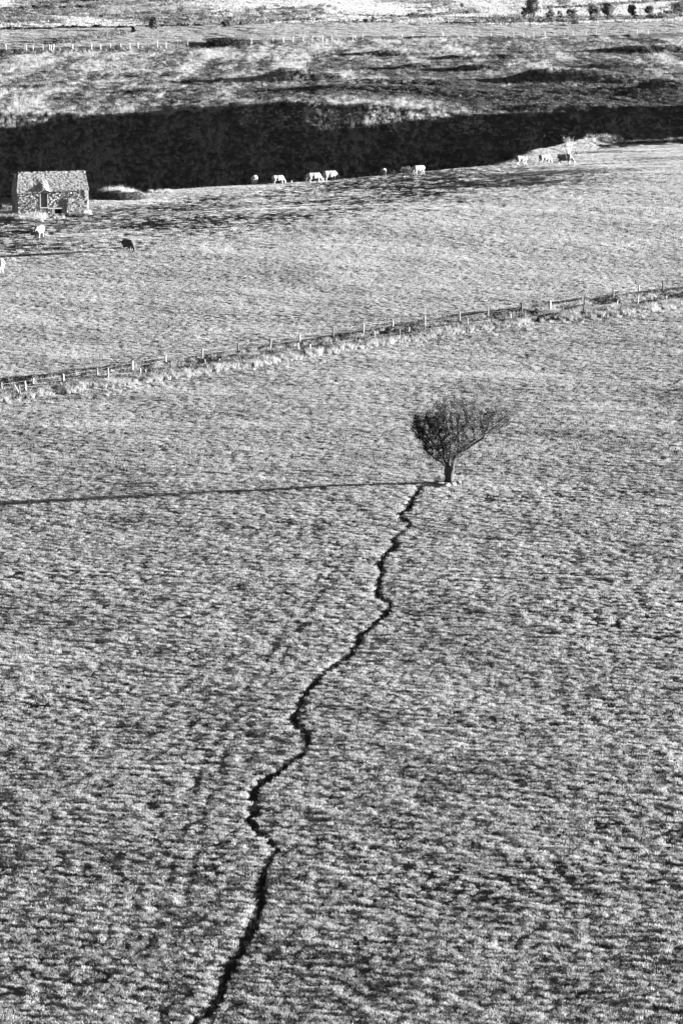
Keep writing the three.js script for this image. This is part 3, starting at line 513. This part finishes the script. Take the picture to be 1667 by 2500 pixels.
// ------------------------------------------------------------------ cows
function cowGeo(pose, coat, seed) {                     // nose to +x, feet at y = 0; a field of tapered capsules
  const J = [];                                          // [ax,ay,az, bx,by,bz, ra, rb]
  const cap = (a, b, ra, rb) => J.push([...a, ...b, ra, rb]);
  cap([-.68, 1.02, 0], [.0, .93, 0], .34, .41); cap([0, .93, 0], [.55, .98, 0], .41, .35); cap([-.78, 1.18, 0], [.6, 1.2, 0], .17, .17); cap([-.7, 1.02, .1], [-.7, 1.02, -.1], .3, .3);
  const [hx, hy, nx, ny] = pose.head;                    // poll, nose
  cap([.55, 1.06, 0], [.82, lerp(1.08, hy, .4), 0], .29, .2); cap([.82, lerp(1.08, hy, .4), 0], [hx, hy, 0], .2, .15);
  cap([hx, hy, 0], [nx, ny, 0], .135, .085); cap([hx - .02, hy + .04, .1], [hx - .06, hy + .06, .24], .04, .03); cap([hx - .02, hy + .04, -.1], [hx - .06, hy + .06, -.24], .04, .03);
  for (const [i, z] of [[0, .17], [1, -.17]]) {
    const f = pose.front[i], b = pose.back[i];
    cap([.52, .8, z], [.54 + f * .4, .42, z], .15, .075); cap([.54 + f * .4, .42, z], [.54 + f, .08, z], .07, .055); cap([.54 + f, .08, z], [.57 + f, .03, z], .06, .065);
    cap([-.66, .9, z], [-.55 + b * .3, .62, z], .21, .12); cap([-.55 + b * .3, .62, z], [-.76 + b * .7, .45, z], .1, .07); cap([-.76 + b * .7, .45, z], [-.72 + b, .08, z], .065, .055); cap([-.72 + b, .08, z], [-.69 + b, .03, z], .06, .065);
  }
  cap([-.3, .62, 0], [-.12, .6, 0], .13, .11);
  if (pose.tail) cap([-.9, 1.2, 0], [-1.1, 1.45, 0], .04, .03); else { cap([-.92, 1.2, 0], [-1.0, .85, 0], .035, .025); cap([-1.0, .85, 0], [-.98, .5, 0], .025, .05); }
  const size = 64, R = 1.35, mc = new MarchingCubes(size, new THREE.MeshStandardMaterial(), false, false, 30000); mc.isolation = 0; const half = size / 2;
  for (let k = 0; k < size; k++) for (let j = 0; j < size; j++) for (let i = 0; i < size; i++) {
    const x = (i - half) / half * R * 1.1 + .12, y = (j - half) / half * R * .62 + .78, z = (k - half) / half * .55; let s = 0;
    for (const [ax, ay, az, bx, by, bz, ra, rb] of J) { const ux = bx - ax, uy = by - ay, uz = bz - az, t = clamp(((x - ax) * ux + (y - ay) * uy + (z - az) * uz) / (ux * ux + uy * uy + uz * uz), 0, 1), e = Math.hypot(x - ax - t * ux, y - ay - t * uy, z - az - t * uz) - lerp(ra, rb, t); s += Math.exp(-e * 30); }
    mc.field[i + j * size + k * size * size] = s > 0 ? Math.log(s) / 30 : -1;
  }
  mc.update(); const n = mc.count, p = new Float32Array(n * 3); for (let i = 0; i < n; i++) { p[i * 3] = mc.positionArray[i * 3] * R * 1.1 + .12; p[i * 3 + 1] = mc.positionArray[i * 3 + 1] * R * .62 + .78; p[i * 3 + 2] = mc.positionArray[i * 3 + 2] * .55; }
  let g = new THREE.BufferGeometry(); g.setAttribute('position', new THREE.BufferAttribute(p, 3)); g = mergeVertices(g, 1e-4); g.computeVertexNormals();
  return g;
}
const poses = {
  graze: { head: [1.12, .48, 1.28, .1], front: [.12, -.1], back: [.1, -.08] },
  reach: { head: [1.16, .62, 1.5, .42], front: [.2, -.14], back: [.14, -.12] },
  stand: { head: [1.12, 1.12, 1.45, .95], front: [.05, -.05], back: [.05, -.06] },
  tail: { head: [1.1, .62, 1.3, .26], front: [.06, -.04], back: [.06, -.06], tail: true },
};
const shape = Object.fromEntries(Object.entries(poses).map(([k, v]) => [k, cowGeo(v)]));
const hornMat = std(.5, .6), hide = std(1, .8, { vertexColors: true });
function cow(px, py, pose, face, coat, seed, label, scale = 1) {   // face: degrees from facing right, anticlockwise seen from above (90 = away)
  const q = onField(px, py), g = shape[pose].clone(), p = g.attributes.position, c = new Float32Array(p.count * 3);
  for (let i = 0; i < p.count; i++) {
    const x = p.getX(i), y = p.getY(i), z = p.getZ(i), n = vn(x * 1.9 + seed, y * 1.9 + (z > 0 ? 3 : 0), seed) + .3 * vn(x * 5, y * 5 + z * 3, seed + 1);
    let v = n > coat.cut ? coat.dark : coat.light; if (coat.head && x > .95) v = coat.head; if (y < .4) v = coat.leg ?? v; if (y < .06) v = .06; if (coat.rump && x < -.75 && y > .35) v = coat.rump;
    c[i * 3] = c[i * 3 + 1] = c[i * 3 + 2] = v;
  }
  g.setAttribute('color', new THREE.BufferAttribute(c, 3));
  const o = thing('cow', q[0], Hg(...q) - .02, -q[1], THREE.MathUtils.degToRad(face)); o.scale.setScalar(scale * .94); tag(o, label, 'cow', 'cows grazing the upper pasture'); mesh('body', g, hide, o);
  const H = poses[pose].head; for (const s of [-1, 1]) { const horn = new Tris(); horn.tube([H[0] - .01, H[1] + .1, s * .07], [H[0] + .03, H[1] + .2, s * .17], .018, .006, 5); mesh('horn', horn.geo(true), hornMat, o); }
}
const white = { light: .36, dark: .15, cut: .3 }, pale = { light: .38, dark: .25, cut: .42 }, pied = { light: .4, dark: .12, cut: .1, head: .08, leg: .7 }, brown = { light: .14, dark: .1, cut: .2, leg: .7, head: .12 }, black = { light: .05, dark: .04, cut: .2, leg: .1 };
cow(622, 452, 'graze', 84, white, 3, 'pale cow seen from behind, leftmost of those on the crest');
cow(679, 448, 'graze', 22, pale, 5, 'small white cow grazing between the rear-view cow and the white stub post', .88);
cow(767, 446, 'graze', 20, pale, 9, 'white cow half hidden by the crest, just left of the large cow');
cow(752, 444, 'stand', 75, { ...brown, light: .22 }, 10, 'greyish cow almost hidden behind another white cow on the crest', .85);
cow(806, 441, 'reach', 24, white, 12, 'large white cow with patches stretching its head forward on the crest', 1.05);
cow(937, 431, 'graze', 80, white, 14, 'small cow seen from behind in the middle of the crest', .85);
cow(1021, 427, 'graze', -148, { ...pale, head: .05 }, 16, 'white cow with a dark head turned left beside a pale shrub', .95);
cow(1273, 403, 'stand', 24, pied, 18, 'dark and white patched cow with raised dark head, first of three at the right', .95);
cow(1329, 398, 'graze', 24, { ...pale, rump: .12 }, 20, 'white cow with dark rump, middle of the three at the right', .9);
cow(1378, 400, 'tail', 2, brown, 22, 'dark-bodied cow with raised tail and white legs, rightmost of all', 1.05);
cow(97, 581, 'stand', -104, { ...pale, head: .06 }, 24, 'white cow with a dark head below the stone barn');
cow(314, 612, 'graze', -50, black, 26, 'black cow grazing on the slope right of the barn', .9);
cow(3, 665, 'graze', 98, pale, 28, 'white cow cut off by the left edge of the view');
console.log('cows done');

// ------------------------------------------------------------------ bushes, trees, hedges
function leafCloud(T, r, blobs, count, size) {            // blobs: [x, y, z, rx, ry, rz]
  for (let i = 0; i < count; i++) {
    const b = blobs[Math.floor(r() * blobs.length)], a = r() * 6.283, e = r() * 2 - 1, f = Math.sqrt(1 - e * e), q = Math.pow(r(), .38), c = [b[0] + Math.cos(a) * f * q * b[3], b[1] + e * q * b[4], b[2] + Math.sin(a) * f * q * b[5]];
    const s = size * lerp(.6, 1.3, r()), t = r() * 6.283, u = r() * 2 - 1, w = Math.sqrt(1 - u * u), A = [Math.cos(t) * w * s, u * s, Math.sin(t) * w * s], t2 = r() * 6.283, D = [Math.cos(t2) * s * .7, (r() - .5) * s, Math.sin(t2) * s * .7];
    T.quad([c[0] - A[0], c[1] - A[1], c[2] - A[2]], [c[0] + D[0], c[1] + D[1], c[2] + D[2]], [c[0] + A[0], c[1] + A[1], c[2] + A[2]], [c[0] - D[0], c[1] - D[1], c[2] - D[2]], lerp(.65, 1.3, r()));
  }
}
const farLeaf = leafMat(.16, .35), paleLeaf = leafMat(.22, .4), darkLeaf = leafMat(.035, .15), farBark = std(.1, .95, { vertexColors: true });
function tree(name, label, px, py, wPx, hPx, mat, seed, o = {}) {
  wPx *= 1.32; hPx *= 1.2;
  const q = onGround(px, py), k = mPerPx(q[1]), w = wPx * k / 2, h = hPx * k, r = rng(seed), T = thing(name, q[0], Hg(...q) - .05, -q[1]); tag(T, label, o.cat ?? 'tree', o.group);
  const W = new Tris(), clear = o.clear ?? .18, tr = Math.max(.05, h * .028), fork = h * (clear + .08);
  W.tube([0, -.1, 0], [w * .06, fork, 0], tr * 1.25, tr, 6, 1);
  const blobs = [], nb = o.blobs ?? 26;
  for (let i = 0; i < nb; i++) { const a = r() * 6.283, y = lerp(clear + .12, .88, (i + r()) / nb), rad = Math.sin(Math.PI * clamp((y - clear) / (1.02 - clear), .05, 1)) ** .6 * w * lerp(.25, .72, r()), c = [Math.cos(a) * rad, y * h, Math.sin(a) * rad], s = lerp(.22, .4, r()); blobs.push([...c, w * s * 1.1, h * s * .5, w * s * 1.1]); W.tube([w * .06, fork * lerp(.7, 1.3, r()), 0], c, tr * .45, tr * .12, 4, 1); }
  mesh('trunk', W.geo(), farBark, T); const C = new Tris(); leafCloud(C, r, blobs, o.leaves ?? 3400, Math.max(.14, h * .042)); mesh('crown', C.geo(), mat, T); return T;
}
function bush(name, label, px, py, wPx, hPx, mat, seed, o = {}) { return tree(name, label, px, py, wPx, hPx, mat, seed, { cat: 'bush', clear: .02, blobs: 9, leaves: 1100, ...o }); }
function hedge(label, pts, hPx, mat, seed, dens = 1) {     // pts: foot pixels left to right
  const w = pts.map(([a, b]) => onGround(a, b)), r = rng(seed), base = G(...w[0]), T = thing('hedge', base.x, base.y, base.z), C = new Tris(), S = new Tris(); tag(T, label, 'hedge');
  for (let i = 0; i + 1 < w.length; i++) { const n = Math.max(1, Math.round(Math.hypot(w[i + 1][0] - w[i][0], w[i + 1][1] - w[i][1]) / 1.6)); for (let j = 0; j < n; j++) { const t = (j + r()) / n, x = lerp(w[i][0], w[i + 1][0], t), d = lerp(w[i][1], w[i + 1][1], t) + (r() - .5) * 1.5, h = hPx * 1.35 * mPerPx(d) * lerp(.35, 1.15, Math.pow(r(), 1.2)), p = G(x, d).sub(base); if (r() > dens) continue; leafCloud(C, r, [[p.x, p.y + h * .5, p.z, 1.1, h * .55, .9]].map(b => b), 80, .24); S.tube([p.x, p.y - .1, p.z], [p.x + .1, p.y + h * .8, p.z], .05, .02, 4); } }
  mesh('foliage', C.geo(), mat, T); mesh('stem', S.geo(), farBark, T);
}
tree('tall_tree', 'tall pale poplar-like tree cut off by the top of the view', 1301, 44, 38, 62, leafMat(.36, .5), 61, { clear: .1, blobs: 40, leaves: 3400 });
tree('field_tree', 'rounded tree right of the low bushes, smallest of the hedgerow row', 1395, 50, 25, 24, farLeaf, 63, { clear: .1, group: 'trees in the far hedgerow' });
tree('field_tree', 'left tree of the touching pair in the far hedgerow', 1449, 47, 34, 30, farLeaf, 64, { clear: .1, group: 'trees in the far hedgerow' });
tree('field_tree', 'right and larger tree of the touching pair in the far hedgerow', 1482, 45, 30, 34, farLeaf, 65, { clear: .1, group: 'trees in the far hedgerow' });
tree('field_tree', 'narrow upright tree right of the touching pair', 1541, 42, 20, 27, farLeaf, 66, { clear: .15, group: 'trees in the far hedgerow' });
tree('field_tree', 'small round pale tree near the right end of the hedgerow', 1582, 39, 21, 21, farLeaf, 67, { clear: .25, group: 'trees in the far hedgerow' });
tree('field_tree', 'dark spreading tree at the right edge of the far hedgerow', 1657, 42, 42, 33, farLeaf, 68, { clear: .2, group: 'trees in the far hedgerow' });
tree('round_tree', 'single round tree on the hedge line at the upper left', 376, 75, 22, 28, farLeaf, 69, { clear: .1 });
tree('tiny_tree', 'tiny lone tree on the pale far hillside', 1127, 20, 9, 11, farLeaf, 70, { clear: .2, leaves: 400 });
bush('bush', 'leafy bush directly left of the tall tree', 1278, 44, 14, 22, farLeaf, 71);
bush('bush', 'broad bush right of the tall tree', 1344, 50, 24, 25, farLeaf, 72);
bush('bush', 'narrow bush right of the broad bush by the tall tree', 1367, 49, 13, 20, farLeaf, 73);
bush('bush', 'dark rounded bush near the right edge of the far hedgerow', 1622, 42, 14, 14, darkLeaf, 74);
bush('bush', 'dark small bush under the spreading right-hand tree', 1655, 42, 12, 12, darkLeaf, 75);
bush('bush', 'low dark bush in the hedgerow below the narrow upright tree', 1552, 46, 12, 9, darkLeaf, 76);
bush('bush', 'rounded bush, left of the two at the end of the upper left hedge', 546, 67, 15, 13, farLeaf, 77);
bush('bush', 'pale bush, right of the two at the end of the upper left hedge', 564, 67, 20, 19, paleLeaf, 78);
bush('bush', 'small round bush right of the pale one on the upper left', 590, 62, 10, 10, farLeaf, 79);
bush('bush', 'low wide bush left of the round one in the upper middle', 868, 57, 20, 8, farLeaf, 80);
bush('bush', 'low bush between two others in the upper middle', 893, 56, 16, 9, farLeaf, 81);
bush('bush', 'round dark bush at the edge of the far field, upper middle', 912, 54, 13, 13, farLeaf, 82);
bush('bush', 'dark bush above the corner of the left far fence', 140, 112, 16, 14, farLeaf, 83);
bush('bush', 'small dark bush beside the field track at the upper left', 326, 80, 10, 11, darkLeaf, 84);
bush('bush', 'dark pointed bush on the rough slope left of the far field', 255, 92, 18, 12, farLeaf, 85);
bush('bush', 'small bush on the rough slope above the left far fence', 198, 97, 12, 10, farLeaf, 86);
bush('thicket', 'dark bramble thicket with stones just above the far fence', 552, 111, 100, 17, darkLeaf, 87, { leaves: 5000, blobs: 60 });
hedge('dark hedge along the far field at the upper right', [[1290, 55], [1400, 54], [1500, 50], [1600, 45], [1680, 42]], 13, farLeaf, 91);
hedge('low scrubby hedge left of the tall tree', [[1085, 58], [1180, 58], [1285, 56]], 13, farLeaf, 92);
hedge('thin hedge line across the pale hill at the upper right', [[1322, 22], [1400, 19], [1500, 13], [1600, 6], [1680, 2]], 7, farLeaf, 93);
hedge('dark hedge on the pale hillside, upper middle left part', [[958, 44], [1010, 41], [1060, 40]], 7, farLeaf, 94);
hedge('dark hedge on the pale hillside, upper middle right part', [[1066, 40], [1110, 35], [1175, 32]], 9, farLeaf, 95);
hedge('dark hedge running to the round tree at the upper left', [[300, 68], [370, 66], [430, 65], [500, 64]], 6, darkLeaf, 96);
hedge('dark hedge line at the left edge below the rough hill', [[0, 73], [90, 73], [160, 69], [300, 68]], 6, darkLeaf, 97);
hedge('hedge of grey bushes climbing from the left far fence', [[150, 108], [200, 102], [250, 94], [300, 86]], 12, farLeaf, 98);
hedge('scrubby hedge right of the upper left bushes', [[600, 62], [660, 56], [720, 52], [800, 50]], 10, farLeaf, 99);
hedge('dark hedge high on the left hill', [[-10, 23], [60, 20], [130, 18], [220, 20]], 5, darkLeaf, 100);
hedge('dark scrub line at the top left of the hill', [[100, 10], [150, 8], [190, 5], [240, 1]], 6, darkLeaf, 101);

// saplings and shrubs around the valley
function sapling(label, px, py, wPx, hPx, seed, n) {
  const q = onGround(px, py), k = mPerPx(q[1]), w = wPx * k / 2, h = hPx * k, r = rng(seed), T = thing('sapling', q[0], Hg(...q) - .05, -q[1]), W = new Tris(), C = new Tris(), blobs = []; tag(T, label, 'sapling', 'pale saplings by the valley head');
  W.tube([0, -.1, 0], [.03, h * .35, 0], .06, .045, 6, 1); for (let i = 0; i < n; i++) { const a = r() * 6.283, y = lerp(.5, 1, r()) * h, c = [Math.cos(a) * w * r(), y, Math.sin(a) * w * r()]; W.tube([.03, h * lerp(.2, .4, r()), 0], c, .035, .012, 4, 1); blobs.push([...c, .22, .22, .22]); }
  mesh('trunk', W.geo(), std(.5, .9, { vertexColors: true }), T); leafCloud(C, r, blobs, n * 26, .06); mesh('crown', C.geo(), paleLeaf, T);
}
sapling('pale sapling with a bent stem, leftmost of three by the valley head', 1411, 311, 24, 42, 201, 12);
sapling('pale forked sapling in the middle by the valley head', 1495, 316, 28, 38, 202, 14);
sapling('low bushy pale sapling, rightmost by the valley head', 1532, 309, 26, 25, 203, 20);
function shrub(name, label, px, py, wPx, hPx, seed, blades, mat = grassMat, back = 0) {       // upright pale stems
  const q = onField(px, py); if (back) { q[1] += back; q[0] = sight(px, py)[0] * q[1]; }
  const k = mPerPx(q[1]), w = wPx * k / 2, h = hPx * k, r = rng(seed), T = thing(name, q[0], Hg(...q) - .05, -q[1]), C = new Tris(), S = new Tris(); tag(T, label, 'shrub');
  for (let i = 0; i < blades; i++) { const x = (r() * 2 - 1) * w * .6, z = (r() * 2 - 1) * w * .4, e = [x * lerp(1, 1.7, r()), h * lerp(.4, 1, r()), z * 1.4]; S.tube([x * .5, -.05, z * .5], e, .014, .006, 3, lerp(.7, 1.1, r())); leafCloud(C, r, [[...e, .16, .22, .16]], 14, .06); }
  mesh('stem', S.geo(), std(.5, .9, { vertexColors: true }), T); mesh('foliage', C.geo(), mat, T);
}
shrub('pale_shrub', 'bright pale shrub behind the rightmost cow', 1386, 374, 28, 42, 211, 60, paleLeaf, 7);
shrub('pale_shrub', 'pale twiggy shrub on the crest beside the white cow with dark head', 1000, 427, 48, 18, 212, 50, paleLeaf);
shrub('pale_shrub', 'low pale shrub left of the small rear-view cow on the crest', 958, 430, 20, 10, 213, 24, paleLeaf);
shrub('pale_shrub', 'bare twiggy shrub left of the stone barn', 24, 497, 26, 38, 214, 40, farLeaf);
{ // stub post on the crest and a broken gate beside the barn
  const q = onField(712, 446), o = mesh('stub_post', postGeo(5, .36, .07), postMat, scene); o.position.copy(G(...q)); tag(o, 'short white stub of a post alone on the crest', 'post');
  const a = onGround(-6, 497), b = onGround(34, 500), g = G(...a), T = thing('wooden_rail', g.x, g.y, g.z), e = G(...b).sub(g), m = std(.2, .9); tag(T, 'broken dark timber rail fence at the left of the barn', 'fence');
  for (const y of [.55, .95]) { const W = new Tris(); W.tube([0, y - .1, 0], [e.x, e.y + y, e.z], .06, .05, 6); mesh('rail', W.geo(true), m, T); }
  for (const t of [0, .5, 1]) { const p = mesh('post', postGeo(31 + t * 8, 1.15, .07), m, T); p.position.set(e.x * t, e.y * t, e.z * t + .1); }
}
// rough mound and tall grass round the barn and along the crest
const patch = [];
{
  const r = rng(15), spray = (px0, px1, py0, py1, n, s0, s1) => { for (let i = 0; i < n; i++) { const px = lerp(px0, px1, r()), q = onGround(px, lerp(py0, py1, r())); const s = lerp(s0, s1, r()); patch.push([q[0], q[1], s, s * lerp(.8, 1.1, r()), lerp(.8, 1.1, r())]); } };
  spray(-10, 42, 522, 536, 120, .8, 1.3); spray(40, 110, 530, 542, 130, .8, 1.3); spray(110, 160, 528, 536, 50, .4, .8); spray(205, 225, 518, 526, 30, .6, 1.0); spray(-10, 36, 498, 512, 110, .9, 1.4);
  spray(350, 420, 466, 472, 50, .6, 1); spray(1080, 1250, 406, 424, 30, .4, .7); spray(1190, 1350, 394, 408, 24, .4, .7);
  spray(1400, 1640, 300, 345, 260, .8, 1.3);
}
scatter('rough_tussock', 'tall pale tussocks round the barn and along the crest', tallTufts, grassMat, patch);
{ // grassy hump right of the barn
  const q = onGround(290, 488), k = mPerPx(q[1]), w = 62 * k, h = 27 * k, g = new THREE.SphereGeometry(1, 48, 24, 0, 6.2832, 0, Math.PI / 2), p = g.attributes.position;
  for (let i = 0; i < p.count; i++) { const x = p.getX(i), y = p.getY(i), z = p.getZ(i), n = 1 + .24 * vn(x * 2.3, z * 2.3, 3) + .14 * vn(x * 6, z * 6 + y * 3, 4) - .25 * clamp(x, 0, 1) * y; p.setXYZ(i, x * w * n, y * h * n - .15, z * 2.6 * n); }
  g.computeVertexNormals(); const o = thing('earth_hump', q[0] - 0, Hbase(...q) - .1, -q[1] - 1.5); tag(o, 'dark earth hump crowned with tall bright grass right of the barn', 'mound'); mesh('earth', g, std(.08, 1, { map: soilTex }), o);
  const T = new Tris(), r = rng(6), D = new Tris();
  for (let i = 0; i < 4200; i++) { const a = r() * 6.283, e = r(), x = Math.cos(a) * Math.sqrt(1 - e * e), z = Math.sin(a) * Math.sqrt(1 - e * e); const top = e > .55 || x > .55 || z < -.2; if (!top && r() < .8) continue; const hh = lerp(.25, .95, r() * r()) * (x > .2 ? .8 : 1), X = x * w, Y = e * h * .9 - .1, Z = z * 2.6, t = r() * 6.283, c = Math.cos(t) * .02, s = Math.sin(t) * .02; T.tri([X - c, Y - .1, Z - s], [X + c, Y - .1, Z + s], [X + (r() - .6) * .3, Y + hh, Z + (r() - .5) * .3], lerp(.75, 1.1, r())); }
  const gm = mesh('grass', T.geo(), grassMat, o); gm.userData.kind = 'stuff';
  for (let i = 0; i < 3000; i++) { const a = r() * 6.283, e = r() * .7, f = Math.sqrt(1 - e * e), X = Math.cos(a) * f * w * 1.02, Y = e * h, Z = Math.abs(Math.sin(a)) * f * 2.65, t = r() * 6.283, s = .06 + r() * .06; D.tri([X - s * Math.cos(t), Y, Z - s * Math.sin(t)], [X + s * Math.cos(t), Y, Z + s * Math.sin(t)], [X, Y + s * 1.8, Z + s], lerp(.6, 1.2, r())); }
  const dm = mesh('bramble', D.geo(), scrubMat, o); dm.userData.kind = 'stuff';
}
// scree on the bank and rocks on the diggings
const pebbles = [1, 2, 3, 4].map(k => stone(40 + k * 5, .16, .12, .15));
{
  const r = rng(33), list = [], zone = (px0, px1, f0, f1, n, s0, s1) => { for (let i = 0; i < n; i++) { const px = lerp(px0, px1, r()), q = onGround(px, lerp(f0(px), f1(px), Math.pow(r(), 1.3))), s = lerp(s0, s1, r() * r()); list.push([q[0], q[1], s, s, lerp(.7, 1.2, r()), 0]); } };
  const l0 = x => interp([[560, 268], [900, 270], [1150, 294], [1300, 305]], x);
  zone(570, 1180, x => l0(x), x => l0(x) + 42, 900, .6, 1.9); zone(1100, 1400, x => l0(x) + 6, x => l0(x) + 40, 350, .6, 1.7); zone(200, 1100, () => 300, () => 420, 260, .6, 1.8);
  zone(1590, 1667, () => 195, () => 228, 260, .8, 2.4); zone(1000, 1050, () => 158, () => 172, 60, .6, 1.4); zone(1125, 1205, () => 160, () => 174, 80, .6, 1.4); zone(700, 790, () => 200, () => 214, 60, .6, 1.4);
  scatter('scree', 'loose pale stones on the dark bank and old diggings', pebbles, std(.42, .95), list, 'stones');
}
console.log('scene done');
renderer.render(scene, camera);
